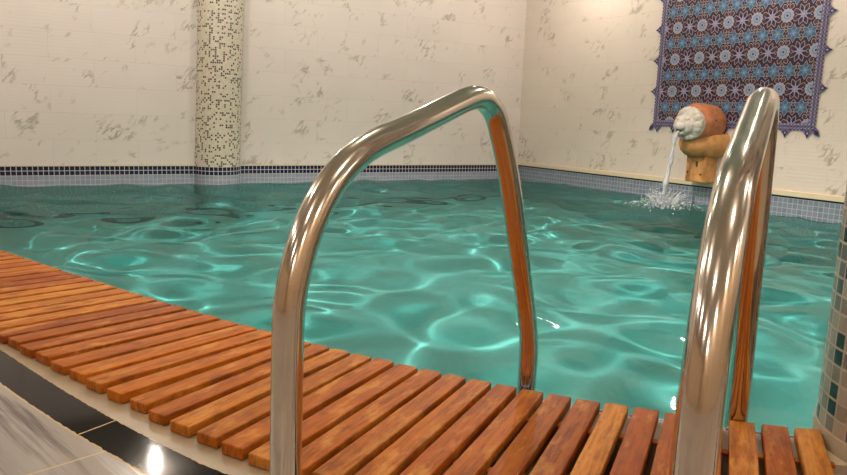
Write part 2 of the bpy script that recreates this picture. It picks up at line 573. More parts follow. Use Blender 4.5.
poly_room = [(p.dot(NR), p.dot(NL)) for p in perim]
cxm = 0.25 * (GX[:-1, :-1] + GX[1:, :-1] + GX[:-1, 1:] + GX[1:, 1:])
cym = 0.25 * (GY[:-1, :-1] + GY[1:, :-1] + GY[:-1, 1:] + GY[1:, 1:])
keep = np.zeros(cxm.shape, bool)
for ddx, ddy in ((0, 0), (.03, 0), (-.03, 0), (0, .03), (0, -.03)):
    keep |= in_poly(cxm + ddx, cym + ddy, poly_room)
used = np.zeros(GX.shape, bool)
used[:-1, :-1] |= keep; used[1:, :-1] |= keep; used[:-1, 1:] |= keep; used[1:, 1:] |= keep
idx = -np.ones(GX.shape, int)
idx[used] = np.arange(used.sum())
px_ = NR.x * GX + NL.x * GY; py_ = NR.y * GX + NL.y * GY
co = np.stack([px_[used], py_[used], (WATER + H)[used]], 1)
ii, jj = np.nonzero(keep)
fc = np.stack([idx[ii, jj], idx[ii + 1, jj], idx[ii + 1, jj + 1], idx[ii, jj + 1]], 1)
me = bpy.data.meshes.new('pool_water')
me.from_pydata(co.tolist(), [], fc.tolist())
me.polygons.foreach_set('use_smooth', [True] * len(me.polygons))
WATER_OB = link('pool_water', me, M_WATER)
tag(WATER_OB, 'clear teal rippling water filling the tiled pool', 'water', kind='stuff')

# ------------------------------------------------------------------ deck: rim, gutter, stone strips, paving
sx = [x for x in xs if off(x, RIM).dot(NL) < DL + 0.3 and off(x, RIM).dot(NR) < DR + 0.3]


def ribbon(bm, rows, mi=0, uv=None):
    """rows: list of (d, z) from pool side outwards; a strip mesh along the edge"""
    lay = bm.loops.layers.uv.get('UVMap') or bm.loops.layers.uv.new('UVMap')
    s = 0.0
    S = [0.0]
    for a, b in zip(sx[:-1], sx[1:]):
        s += (off(b, -0.57) - off(a, -0.57)).length
        S.append(s)
    grid = [[bm.verts.new(off(x, (d if d > -0.45 else d + 0.54 - strip_d(x)), z)) for d, z in rows] for x in sx]
    for i in range(len(sx) - 1):
        for j in range(len(rows) - 1):
            f = bm.faces.new((grid[i][j], grid[i][j + 1], grid[i + 1][j + 1], grid[i + 1][j]))
            f.material_index = mi
            for lp, (a, b) in zip(f.loops, ((i, j), (i, j + 1), (i + 1, j + 1), (i + 1, j))):
                lp[lay].uv = (S[a] - S0, abs(rows[b][0] - rows[0][0]))


S0 = 0.0
# arc position (on the -0.57 line) of the joint seen in the black strip
JP = Vector((-0.606, 1.268, 0))
s = 0.0; best = (9, 0)
for a, b in zip(np.arange(sx[0], 0.5, 0.002)[:-1], np.arange(sx[0], 0.5, 0.002)[1:]):
    s += (off(b, -0.57) - off(a, -0.57)).length
    dd = (off(b, -0.57) - JP).length
    if dd < best[0]: best = (dd, s)
S0 = best[1]
BL = 0.475                                          # length of the slats
bm = bmesh.new(); ribbon(bm, [(RIM, -0.002), (RIM, 0.0), (0.0, 0.0)]); o = obj('trim_1', bm, M_NAVY); tag(o, 'narrow navy tile nosing along the pool edge under the slat ends', 'trim', kind='structure')
bm = bmesh.new(); ribbon(bm, [(0.0, 0.0), (-0.105, 0.0), (-0.105, -0.16)]); o = obj('trim_2', bm, M_PLASTER); tag(o, 'cream inner rim under the pool end of the slats', 'rim', kind='structure')
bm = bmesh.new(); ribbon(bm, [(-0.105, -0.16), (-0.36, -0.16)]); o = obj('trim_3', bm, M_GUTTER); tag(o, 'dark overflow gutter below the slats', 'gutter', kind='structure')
bm = bmesh.new(); ribbon(bm, [(-0.36, -0.16), (-0.36, 0.0), (-0.54, 0.0)]); o = obj('trim_4', bm, M_COPING); tag(o, 'cream stone strip in front of the slat ends', 'stone strip', kind='structure')
bm = bmesh.new(); ribbon(bm, [(-0.54, 0.0), (-0.623, 0.0)]); o = obj('trim_5', bm, M_BLACK); tag(o, 'polished black marble border strip with pale joints', 'stone border', kind='structure')

# paving (local x along the strip, origin on the visible joint)
fa = math.atan2(-0.495, 0.60)
FJ = Vector((-0.546, 1.174, 0))
jd = Vector((-0.092, -0.097, 0)).normalized()
fx = Vector((-jd.y, jd.x, 0))
if fx.x < 0: fx = -fx
fa = math.atan2(fx.y, fx.x)
line = [off(x, -0.083 - strip_d(x)) for x in sx]
cornersF = [W(DR + .2, TLMIN - .1), W(TRMIN - .1, TLMIN - .1), W(TRMIN - .1, DL + .2)]
inv = Matrix.Rotation(-fa, 4, 'Z')
bm = bmesh.new()
vs = [bm.verts.new(inv @ (p - FJ)) for p in line + cornersF]
f = bm.faces.new(vs)
bmesh.ops.triangulate(bm, faces=[f])
for ff in bm.faces:
    if ff.normal.z < 0: ff.normal_flip()
o = raw('floor', bm, M_FLOOR, loc=FJ, rot=(0, 0, fa))
tag(o, 'grey and cream streaked marble paving with pale joints', 'floor', kind='structure')

# ------------------------------------------------------------------ walls, ceiling
WT = 0.2


def wall(name, tr, tl, size, mat, label, rotz, origin):
    bm = bmesh.new()
    add_box(bm, (size[0] / 2, size[1] / 2, size[2] / 2), size)
    o = obj(name, bm, mat, loc=origin, rot=(0, 0, rotz))
    tag(o, label, 'wall', kind='structure')
    return o


LX = math.atan2(NR.y, NR.x)
wall('wall_back', 0, 0, (DR - TRMIN + WT, WT, CEIL), M_WALL_L, 'pale marble-look tiled wall behind the pool with the mosaic column', LX, W(TRMIN, DL))
wall('wall_right', 0, 0, (DL - TLMIN + WT, WT, CEIL), M_WALL_R, 'cream marble-look tiled wall carrying the patterned tile panel', LX - PI / 2, W(DR, DL))
wall('wall_front', 0, 0, (DR - TRMIN + WT, WT, CEIL), M_BACKWALL, 'plain tan wall behind the viewer', LX, W(TRMIN, TLMIN - WT))
wall('wall_left', 0, 0, (DL - TLMIN + WT, WT, CEIL), M_BACKWALL, 'plain tan wall far to the left', LX - PI / 2, W(TRMIN - WT, DL))
bm = bmesh.new()
add_box(bm, ((DR - TRMIN) / 2, (DL - TLMIN) / 2, 0.05), (DR - TRMIN + .4, DL - TLMIN + .4, 0.1))
o = obj('ceiling', bm, M_CEIL, loc=W(TRMIN, TLMIN, CEIL), rot=(0, 0, LX))
tag(o, 'plain white ceiling over the pool', 'ceiling', kind='structure')
# cream ledge strip at the foot of the right wall
bm = bmesh.new()
L = DL - pR.dot(NL) + 0.6
add_box(bm, (L / 2, -0.011, 0.026), (L, 0.022, 0.052), bevel=0.004)
o = obj('baseboard_right', bm, M_TRIM, loc=W(DR, DL), rot=(0, 0, LX - PI / 2))
tag(o, 'cream ledge strip along the foot of the right wall above the pool', 'ledge', kind='structure')
bm = bmesh.new()
add_box(bm, ((DR - TRMIN) / 2, -0.004, 0.006), (DR - TRMIN, 0.008, 0.012))
o = obj('trim_6', bm, M_TRIM, loc=W(TRMIN, DL), rot=(0, 0, LX))
tag(o, 'thin cream trim above the navy tile band of the back wall', 'trim', kind='structure')

# mosaic columns
def column(name, c, r, z0, z1, mat, n=64, a0=0.0, a1=2 * PI):
    bm = bmesh.new()
    lay = bm.loops.layers.uv.new('UVMap')
    for q in range(n):
        aa = a0 + (a1 - a0) * q / n; ab = a0 + (a1 - a0) * (q + 1) / n
        p = [(c.x + r * math.cos(aa), c.y + r * math.sin(aa)), (c.x + r * math.cos(ab), c.y + r * math.sin(ab))]
        vs = [bm.verts.new((*p[0], z0)), bm.verts.new((*p[1], z0)), bm.verts.new((*p[1], z1)), bm.verts.new((*p[0], z1))]
        f = bm.faces.new(vs)
        for lp, uvc in zip(f.loops, ((r * aa, z0), (r * ab, z0), (r * ab, z1), (r * aa, z1))):
            lp[lay].uv = uvc
    bmesh.ops.remove_doubles(bm, verts=bm.verts[:], dist=1e-5)
    return raw(name, bm, mat, smooth=True)


aL = math.atan2(NL.y, NL.x)
o = column('column_back', col_c, COL_R, 0.0, CEIL, M_COLFAR, a0=aL + PI / 2, a1=aL + 3 * PI / 2)
for v in o.data.vertices:                            # it leans a little along the wall
    v.co += NR * (0.036 * v.co.z)
tag(o, 'half-round column of cream and dark brown mosaic on the wall behind the pool', 'column', kind='structure')
PIL = Vector((1.016, 1.274, 0)); PIL_R = 0.22
o = column('column_right', PIL, PIL_R, 0.022, CEIL, M_COLNEAR)
tag(o, 'round column of grey, beige and black mosaic at the end of the wooden grating', 'column', kind='structure')
bm = bmesh.new()
bmesh.ops.create_cone(bm, segments=64, radius1=PIL_R + 0.012, radius2=PIL_R + 0.003, depth=0.60, cap_ends=True, matrix=Matrix.Translation((PIL.x, PIL.y, -0.268)))
o = obj('trim_7', bm, M_PLASTER, smooth=False)
tag(o, 'rough cream plaster foot under the grey mosaic column', 'column base', kind='structure')

# ------------------------------------------------------------------ the wooden overflow grating
xr = [-0.445, -0.386, -0.332, -0.280, -0.228, -0.172, -0.116, -0.06, -0.002, 0.054, 0.109, 0.165, 0.219, 0.275, 0.331, 0.388, 0.443, 0.501, 0.560, 0.620, 0.679, 0.739, 0.799]


def step_x(x, d):
    """walk d metres along the edge from x"""
    n = 12
    for _ in range(n):
        x += edge_tan(x).x * d / n
    return x


left = [xr[0]]
while left[-1] > -2.25:
    left.append(step_x(left[-1], -0.0752))
allx = list(reversed(left))[:-1] + xr
GR = empty('wooden_grating', off(-0.2, -BL / 2, 0.0), math.atan2(edge_tan(-0.2).y, edge_tan(-0.2).x))
tag(GR, 'curved grating of orange-brown wooden slats laid along the near edge of the pool', 'wooden grating')
bpy.context.view_layer.update()
GI = GR.matrix_world.inverted()
BT = 0.022


def slat(xb, pitch):
    d = board_dir(xb)
    BL = slat_len(xb)
    w = 0.80 * pitch
    bR = off(xb, 0.0)
    bLf = off(step_x(xb, -w), 0.0)
    mid = (bR + bLf) / 2 - d * (BL / 2)
    a = math.atan2(d.y, d.x)
    M = Matrix.Translation(mid) @ Matrix.Rotation(a, 4, 'Z')
    Mi = M.inverted()
    jl = random.uniform(-0.004, 0.004)
    cs = [Mi @ p for p in (bR, bLf, bLf - d * (BL + jl), bR - d * (BL + jl))]
    bm = bmesh.new()
    z0, z1 = 0.0008, BT + 0.0012 + random.uniform(-0.0008, 0.0012)
    lo = [bm.verts.new((c.x, c.y, z0)) for c in cs]
    hi = [bm.verts.new((c.x, c.y, z1)) for c in cs]
    bm.faces.new(lo[::-1]); bm.faces.new(hi)
    for q in range(4):
        bm.faces.new((lo[q], lo[(q + 1) % 4], hi[(q + 1) % 4], hi[q]))
    # a few cuts along the length let the long edges wander a little
    es = [e for e in bm.edges if abs(e.verts[0].co.x - e.verts[1].co.x) > 0.3]
    bmesh.ops.subdivide_edges(bm, edges=es, cuts=5, use_grid_fill=True)
    for v in bm.verts:
        if abs(v.co.x) < BL * 0.42:
            v.co.y += random.uniform(-0.0006, 0.0006)
    sharp = [e for e in bm.edges if len(e.link_faces) == 2 and e.calc_face_angle(0) > 0.8]
    bmesh.ops.bevel(bm, geom=sharp, offset=0.0032, segments=3, affect='EDGES', profile=0.55)
    o = obj('slat', bm, M_WOOD, smooth=False)
    me = o.data
    me.polygons.foreach_set('use_smooth', [True] * len(me.polygons))
    me.set_sharp_from_angle(angle=0.7)
    o.parent = GR
    o.matrix_parent_inverse = Matrix.Identity(4)
    o.matrix_local = GI @ M
    # pegs that join this slat to its right-hand neighbour
    for dl in (0.116, 0.355):
        bm = bmesh.new()
        c = Mi @ (bR - d * dl)
        add_box(bm, (c.x, c.y - pitch * 0.10, 0.0035), (0.018, pitch * 0.22, 0.007), bevel=0.002)
        link_o = obj('connector', bm, M_WOOD, parent=o)
    return o


for q, xb in enumerate(allx):
    if q == 0: pitch = 0.0752
    else: pitch = (off(xb, 0) - off(allx[q - 1], 0)).length
    slat(xb, pitch)

# ------------------------------------------------------------------ handrails
PROF = [(0, -0.0), (0.0005, 0.1), (0.002, .22), (.005, .33), (.0105, .372), (.023, .413), (.043, .455), (.069, .492), (.099, .521), (.138, .546), (.189, .5655), (.244, .580), (.299, .5955), (.350, .610), (.398, .624), (.445, .637), (.480, .6425), (.512, .6405), (.548, .6235), (.570, .602), (.588, .575), (.606, .545), (.622, .515), (.651, .453), (.688, .361), (.725, .270), (.748, .213), (.770, .153), (.782, .105), (.785, .06), (.785, -.1), (.785, -.4), (.785, -.75), (.78, -0.95)]
RAIL_R = 0.0212


def handrail(base, ang, label, k=1.0):
    root = empty('pool_handrail', (base[0], base[1], 0), ang)
    tag(root, label, 'handrail', 'polished steel pool handrails')
    bm = bmesh.new()
    pts = catmull([(s * k, 0, 0.6 + (z - 0.6) * k if z > 0.05 else z) for s, z in PROF], 6)
    add_tube(bm, pts, RAIL_R, 40)
    t = obj('tube', bm, M_STEEL, root, smooth=True)
    t.data.set_sharp_from_angle(angle=1.0)
    bm = bmesh.new()                                 # round cover plate at the foot
    prof = [(0.0225, 0.018), (0.026, 0.018), (0.032, 0.012), (0.046, 0.006), (0.05, 0.002), (0.05, 0.0)]
    rings = [[bm.verts.new((r * math.cos(2 * PI * k / 40), r * math.sin(2 * PI * k / 40), z)) for k in range(40)] for r, z in prof]
    for a, b in zip(rings[:-1], rings[1:]):
        for k in range(40):
            bm.faces.new((a[k], a[(k + 1) % 40], b[(k + 1) % 40], b[k]))
    obj('cover_plate', bm, M_STEEL, root, smooth=True)
    return root


handrail((-0.1742, 0.8786), 1.0021, 'polished steel handrail whose whole arch stands clear over the slats, water seen through it')
handrail((0.2486 * 1.063, 0.5902 * 1.063), 1.0852, 'polished steel handrail seen almost end-on beside the mosaic column, in front of the tile panel', 1.063)

# ------------------------------------------------------------------ tile panel on the right wall
# local frame: x runs along the wall away from the corner (leftmost end = far), y out of the wall, z up
def flat(name, color, rough=0.4):
    return simple(name, color, rough, spec=0.2)


P_NAVY = flat('glaze_navy', (0.020, 0.013, 0.060)); P_CREAM = flat('glaze_cream', (0.38, 0.32, 0.31))
P_MAR = flat('glaze_maroon', (0.085, 0.028, 0.026)); P_BLUE = flat('glaze_blue', (0.050, 0.115, 0.20))
P_LIGHT = flat('glaze_pale_blue', (0.27, 0.30, 0.38)); P_LILAC = flat('glaze_lilac', (0.33, 0.31, 0.42))
P_DEEP = flat('glaze_deep_purple', (0.030, 0.016, 0.040)); P_SKY = flat('glaze_sky', (0.12, 0.20, 0.30)); P_PURP = flat('glaze_border_purple', (0.13, 0.112, 0.195))
PM = [P_NAVY, P_CREAM, P_MAR, P_BLUE, P_LIGHT, P_LILAC, P_DEEP, P_SKY, P_PURP]
NAVY, CREAM, MAR, BLUE, LIGHT, LILAC, DEEP, SKY, PURP = range(9)
TL_LEFT, TL_RIGHT = 5.625, 3.86                     # field
Z_BOT, Z_TOP = 0.69, 2.40
PX, PZ = 0.3175, 0.340
FW, FH = TL_LEFT - TL_RIGHT, Z_TOP - Z_BOT


def clip(poly, x0, x1, z0, z1):
    for ax, lim, sg in ((0, x0, 1), (0, x1, -1), (1, z0, 1), (1, z1, -1)):
        out = []
        for i in range(len(poly)):
            a, b = poly[i], poly[(i + 1) % len(poly)]
            ia = (a[ax] - lim) * sg >= 0; ib = (b[ax] - lim) * sg >= 0
            if ia: out.append(a)
            if ia != ib:
                t = (lim - a[ax]) / (b[ax] - a[ax])
                out.append((a[0] + (b[0] - a[0]) * t, a[1] + (b[1] - a[1]) * t))
        poly = out
        if len(poly) < 3: return []
    return poly


def poly(bm, pts, lvl, mi, box=None):
    if box: pts = clip(pts, *box)
    if len(pts) < 3: return
    try:
        f = bm.faces.new([bm.verts.new((x, -0.012 - 0.0007 * lvl, z)) for x, z in pts])
        f.material_index = mi
        f.normal_update()
        if f.normal.y > 0: f.normal_flip()
    except ValueError:
        pass


def disc(c, r, n=18, wob=0.0, k=0, ph=0.0):
    return [(c[0] + r * (1 + wob * math.cos(k * (2 * PI * q / n))) * math.cos(2 * PI * q / n + ph), c[1] + r * (1 + wob * math.cos(k * (2 * PI * q / n))) * math.sin(2 * PI * q / n + ph)) for q in range(n)]


def star(c, r, ri, n, ph=PI / 2):
    return [(c[0] + (r if q % 2 == 0 else ri) * math.cos(PI * q / n + ph), c[1] + (r if q % 2 == 0 else ri) * math.sin(PI * q / n + ph)) for q in range(2 * n)]


def petal(c, a, r0, r1, w, peak=0.55):
    ca, sa = math.cos(a), math.sin(a)
    loc = [(r0, 0), (r0 + (r1 - r0) * 0.25, w * 0.75), (r0 + (r1 - r0) * peak, w), (r0 + (r1 - r0) * 0.85, w * 0.45), (r1, 0), (r0 + (r1 - r0) * 0.85, -w * 0.45), (r0 + (r1 - r0) * peak, -w), (r0 + (r1 - r0) * 0.25, -w * 0.75)]
    return [(c[0] + x * ca - y * sa, c[1] + x * sa + y * ca) for x, y in loc]


PANEL = empty('tile_panel', W(DR - 0.002, TL_LEFT, Z_BOT), LX - PI / 2)
tag(PANEL, 'panel of blue, maroon and navy star-patterned tiles with scalloped border on the wall', 'tile panel')
bm = bmesh.new()
add_box(bm, (FW / 2, -0.006, FH / 2), (FW, 0.012, FH), mat=DEEP)
BX = (0, FW, 0, FH)
mx = [TL_LEFT - t for t in (5.459, 5.135, 4.818, 4.492, 4.180, 3.885)]
x_start = mx[0]
rows = [1.008 - PZ, 1.008, 1.354, 1.690, 1.690 + PZ, 1.690 + 2 * PZ]
for rz in rows:
    z = rz - Z_BOT
    for i in range(-1, 7):
        cx_ = x_start + i * PX
        m = (cx_, z)
        x = (cx_ + PX / 2, z)
        # medallion with eight kites
        for q in range(8):
            a = 2 * PI * q / 8 + PI / 8
            poly(bm, petal(m, a, 0.062, 0.119, 0.0265), 1, CREAM, BX)
            poly(bm, petal(m, a, 0.066, 0.113, 0.021), 2, MAR, BX)
        poly(bm, disc(m, 0.073, 24), 3, NAVY, BX)
        poly(bm, star(m, 0.070, 0.060, 12), 4, CREAM, BX)
        poly(bm, disc(m, 0.058, 24), 5, LIGHT, BX)
        poly(bm, star(m, 0.050, 0.040, 12), 5.5, LILAC, BX)
        poly(bm, disc(m, 0.038, 16), 6, SKY, BX)
        poly(bm, star(m, 0.034, 0.022, 8), 6.5, LIGHT, BX)
        poly(bm, disc(m, 0.011, 10), 7, NAVY, BX)
        # navy flower between medallions
        for q in range(8):
            a = 2 * PI * q / 8
            poly(bm, petal(x, a + PI / 8, 0.02, 0.103, 0.0235), 1, CREAM, BX)
            poly(bm, petal(x, a + PI / 8, 0.025, 0.096, 0.018), 2, NAVY, BX)
            poly(bm, petal(x, a + PI / 8, 0.060, 0.094, 0.010), 3, MAR, BX)
            poly(bm, petal(x, a, 0.0, 0.050, 0.006), 4, LILAC, BX)
        poly(bm, star(x, 0.022, 0.012, 8), 5, LILAC, BX)
        # row of six-pointed stars above
        for h in (-0.25, 0.25):
            sc_ = (cx_ + h * PX, z + PZ / 2)
            poly(bm, star(sc_, 0.090, 0.052, 6), 3, CREAM, BX)
            poly(bm, star(sc_, 0.083, 0.047, 6), 4, BLUE, BX)
            poly(bm, star(sc_, 0.050, 0.024, 6, 0), 5, SKY, BX)
            poly(bm, disc(sc_, 0.010, 6), 6, LIGHT, BX)
            for sg in (-1, 1):
                kc = (sc_[0] + PX / 4, sc_[1])
                poly(bm, petal(kc, sg * PI / 2, 0.006, 0.076, 0.026), 1, CREAM, BX)
                poly(bm, petal(kc, sg * PI / 2, 0.010, 0.070, 0.021), 2, MAR, BX)
raw('patterned_field', bm, PM, PANEL)
# border
BW = 0.058
bm = bmesh.new()
add_box(bm, (FW / 2, -0.0055, -BW / 2), (FW + 2 * BW, 0.011, BW), mat=PURP)
add_box(bm, (FW / 2, -0.0055, FH + BW / 2), (FW + 2 * BW, 0.011, BW), mat=PURP)
add_box(bm, (-BW / 2, -0.0055, FH / 2), (BW, 0.011, FH), mat=PURP)
add_box(bm, (FW + BW / 2, -0.0055, FH / 2), (BW, 0.011, FH), mat=PURP)


def edging(p0, p1, outn, tips):
    """dots, scallops and finials along one side, p0->p1 is the inner line"""
    L = math.hypot(p1[0] - p0[0], p1[1] - p0[1]); tx = ((p1[0] - p0[0]) / L, (p1[1] - p0[1]) / L)
    def at(s, d): return (p0[0] + tx[0] * s + outn[0] * d, p0[1] + tx[1] * s + outn[1] * d)
    n = int(L / 0.034)
    for q in range(n):
        s = (q + 0.5) * L / n
        poly(bm, [at(s + 0.011 * math.cos(t), 0.010 + 0.006 * math.sin(t)) for t in np.linspace(0, 2 * PI, 9)[:-1]], 0.2, LILAC)
        poly(bm, [at(s - 0.013, 0.022), at(s, 0.046), at(s + 0.013, 0.022), at(s, 0.030)], 0.3, NAVY)
        poly(bm, [at(s - 0.007, 0.050), at(s, 0.036), at(s + 0.007, 0.050)], 0.4, CREAM)
        # scallop
        c = at(s, BW)
        poly(bm, [at(s + 0.015 * math.cos(t), BW - 0.002 + 0.015 * math.sin(t)) for t in np.linspace(0, PI, 8)], -0.5, PURP)
        poly(bm, [at(s + 0.006 * math.cos(t), BW + 0.003 + 0.006 * math.sin(t)) for t in np.linspace(0, 2 * PI, 7)[:-1]], 0, NAVY)
    for s in tips:
        poly(bm, [at(s - 0.075, BW - 0.004), at(s - 0.045, BW + 0.016), at(s - 0.030, BW + 0.040), at(s - 0.014, BW + 0.052), at(s, BW + 0.088), at(s + 0.014, BW + 0.052), at(s + 0.030, BW + 0.040), at(s + 0.045, BW + 0.016), at(s + 0.075, BW - 0.004)], -0.3, PURP)
        poly(bm, [at(s - 0.024, BW + 0.022), at(s, BW + 0.078), at(s + 0.024, BW + 0.022), at(s, BW + 0.008)], 0.1, NAVY)
        poly(bm, [at(s - 0.010, BW + 0.030), at(s, BW + 0.050), at(s + 0.010, BW + 0.030), at(s, BW + 0.018)], 0.3, LILAC)
        poly(bm, petal(at(s - 0.05, BW + 0.0), math.atan2(outn[1], outn[0]), -0.012, 0.012, 0.007), 0.2, NAVY)
        poly(bm, petal(at(s + 0.05, BW + 0.0), math.atan2(outn[1], outn[0]), -0.012, 0.012, 0.007), 0.2, NAVY)


tz = [1.690 - Z_BOT + PZ * q for q in (-2, -1, 0, 1, 2)]
edging((0, -BW), (0, FH + BW), (-1, 0), [t + BW for t in tz])
edging((FW, -BW), (FW, FH + BW), (1, 0), [t + BW for t in tz])
tb = [BW + q * (FW / 8) for q in range(9)]
edging((-BW, 0), (FW + BW, 0), (0, -1), tb)
edging((-BW, FH), (FW + BW, FH), (0, 1), tb)
for sx_, cz_, sgx in ((-BW, -BW, -1), (FW + BW, -BW, 1)):
    poly(bm, [(sx_ - sgx * 0.05, cz_ + 0.01), (sx_ + sgx * 0.012, cz_ - 0.05), (sx_ + sgx * 0.062, cz_ - 0.062), (sx_ + sgx * 0.050, cz_ - 0.012), (sx_ - sgx * 0.01, cz_ + 0.05)], -0.2, PURP)
    poly(bm, [(sx_, cz_), (sx_ + sgx * 0.015, cz_ - 0.04), (sx_ + sgx * 0.052, cz_ - 0.052), (sx_ + sgx * 0.040, cz_ - 0.015)], 0.1, NAVY)
# give the thin edging its thickness
raw('scalloped_border', bm, PM, PANEL)

# ------------------------------------------------------------------ spout
def lump(bm, c, r, sub=4, scale=(1, 1, 1), amp=0.05, freq=9.0, seed=0.0, mi=0, rot=None):
    from mathutils import noise as mn
    R = bmesh.ops.create_icosphere(bm, subdivisions=sub, radius=1.0)
    for v in R['verts']:
        d = v.co.normalized()
        q = 1 + amp * mn.noise(d * freq * 0.35 + Vector((seed, seed * 2, 0))) + amp * 0.6 * mn.noise(d * freq + Vector((seed, 0, seed)))
        p = Vector((d.x * r * scale[0] * q, d.y * r * scale[1] * q, d.z * r * scale[2] * q))
        if rot is not None: p = rot @ p
        v.co = p + Vector(c)
    for f in {f for v in R['verts'] for f in v.link_faces}: f.material_index = mi


# local frame: x along wall (towards the viewer's right), y = -out of the wall, z up;  out of wall = -y
SP = empty('fountain_spout', W(DR, 4.915, 0.05), LX - PI / 2)
tag(SP, 'terracotta and white stone head-shaped spout pouring water, on a clay bracket below the tile panel', 'fountain spout')
bm = bmesh.new()                                     # bracket
add_box(bm, (0.0, -0.10, 0.155), (0.235, 0.20, 0.31), bevel=0.012)
bmesh.ops.subdivide_edges(bm, edges=bm.edges[:], cuts=2, use_grid_fill=True)
for v in bm.verts:
    t = (v.co.z - 0.0) / 0.31
    v.co.x *= 0.96 + 0.10 * abs(t - 0.35)
    v.co += Vector((random.uniform(-1, 1), random.uniform(-1, 1), 0)) * 0.003
obj('bracket', bm, M_TERRA2, SP, smooth=False)
for hx, hz in ((-0.09, 0.10), (0.075, 0.085)):
    bm = bmesh.new()
    bmesh.ops.create_uvsphere(bm, u_segments=10, v_segments=6, radius=0.010, matrix=Matrix.Translation((hx, -0.202, hz)))
    obj('screw', bm, M_HOLE, SP, smooth=True)
bm = bmesh.new()
lump(bm, (0.02, -0.201, 0.19), 0.022, 2, (0.7, 0.35, 1.4), 0.1)
obj('knot', bm, M_HOLE, SP, smooth=True)
bm = bmesh.new()                                     # half bowl collar cradling the head
n = 40; rows_ = []
prof = [(0.135, 0.262), (0.19, 0.285), (0.228, 0.335), (0.243, 0.40), (0.240, 0.455), (0.222, 0.475), (0.198, 0.462), (0.180, 0.41), (0.15, 0.37), (0.0, 0.36)]
for r, z in prof:
    rows_.append([bm.verts.new((r * math.cos(PI + PI * q / n) * 0.98, r * math.sin(PI + PI * q / n) * 1.62 - 0.0, z + (0.035 * abs(math.cos(PI * q / n)) ** 2 if 0.40 < z < 0.48 else 0) + random.uniform(-.002, .002))) for q in range(n + 1)])
for a, b in zip(rows_[:-1], rows_[1:]):
    for q in range(n):
        bm.faces.new((a[q], a[q + 1], b[q + 1], b[q]))
bm.faces.new(rows_[0])
bmesh.ops.remove_doubles(bm, verts=bm.verts[:], dist=1e-5)
obj('collar', bm, M_TERRA2, SP, smooth=True)
bm = bmesh.new()                                     # terracotta hood: a rounded barrel lying along the spout's axis
HZ = 0.605
HP = [(0.0, 0.165), (0.02, 0.195), (0.07, 0.215), (0.15, 0.222), (0.23, 0.218), (0.30, 0.208), (0.345, 0.192), (0.36, 0.172), (0.345, 0.155)]
n = 44
rows_ = [[bm.verts.new((r * math.cos(2 * PI * q / n) * (1 + 0.03 * math.sin(3 * q / n * 2 * PI)), -y, HZ + r * math.sin(2 * PI * q / n) * 0.97 + 0.006 * math.sin(9 * y + q))) for q in range(n)] for y, r in HP]
for a, b in zip(rows_[:-1], rows_[1:]):
    for q in range(n):
        bm.faces.new((a[q], a[(q + 1) % n], b[(q + 1) % n], b[q]))
bm.faces.new(rows_[0]); bm.faces.new(rows_[-1])
obj('hood', bm, M_TERRA, SP, smooth=True)
for a_, y_ in ((0.75, 0.17), (0.2, 0.22), (1.2, 0.10)):
    bm = bmesh.new()                                 # dimples of the hood
    bmesh.ops.create_uvsphere(bm, u_segments=10, v_segments=6, radius=0.013, matrix=Matrix.Translation((0.214 * math.cos(a_), -y_, HZ + 0.214 * math.sin(a_) * 0.97)))
    obj('dimple', bm, M_HOLE, SP, smooth=True)
bm = bmesh.new()                                     # white stone face with ruff and muzzle
FX = 0.032
lump(bm, (FX, -0.375, HZ), 0.166, 4, (1, 0.62, 1), 0.08, 10, 3.0)
lump(bm, (FX - 0.012, -0.46, HZ - 0.02), 0.108, 4, (1.0, 0.62, 0.95), 0.10, 8, 5.0)
for q in range(22):
    a = 2 * PI * q / 22 + 0.2
    lump(bm, (FX + 0.122 * math.cos(a), -0.405 + 0.014 * math.sin(5 * q), HZ + 0.122 * math.sin(a)), 0.050, 3, (1.0, 0.8, 1.0), 0.14, 7, q * 1.3)
lump(bm, (FX - 0.01, -0.515, HZ - 0.03), 0.058, 3, (1.1, 0.8, 0.75), 0.08, 6, 8.0)
lump(bm, (FX - 0.055, -0.485, HZ + 0.045), 0.030, 3, (1, 0.8, 0.8), 0.1, 6, 2.0)
lump(bm, (FX + 0.04, -0.485, HZ + 0.045), 0.030, 3, (1, 0.8, 0.8), 0.1, 6, 4.0)
lump(bm, (FX - 0.01, -0.512, HZ - 0.098), 0.040, 3, (1.2, 0.7, 0.55), 0.08, 6, 9.0)
obj('face', bm, M_STONE, SP, smooth=True)
bm = bmesh.new()
lump(bm, (FX - 0.01, -0.532, HZ - 0.070), 0.026, 3, (1.25, 0.9, 0.75), 0.05, 6, 1.0)
obj('mouth', bm, M_HOLE, SP, smooth=True)

# falling jet and splash (world geometry)
mouth = W(DR - 0.53, 4.885, 0.05 + HZ - 0.075)
land = W(*LAND, WATER)
bm = bmesh.new()
dxy = (land - mouth); dxy.z = 0
hgt = mouth.z - WATER
for st in range(5):
    pts = []; rad = []
    ph = random.uniform(0, 6); o_ = Vector((random.uniform(-1, 1), random.uniform(-1, 1), 0)) * 0.010
    for q in range(37):
        t = q / 36
        # horizontal drift slows in the picture: ballistic arc
        p = mouth + dxy * (t ** 0.62) + Vector((0, 0, -hgt * t ** 1.25))
        sw = 0.5 + 1.2 * t
        p += o_ * sw + Vector((math.sin(9 * t + ph), math.cos(8 * t + ph), 0)) * 0.007 * sw
        pts.append(p); rad.append((0.017 if st == 0 else 0.009) * (1 + 0.35 * math.sin(23 * t + ph) + 0.2 * math.sin(51 * t + 2 * ph)) * (0.9 + 0.5 * t))
    add_tube(bm, pts, rad, 10)
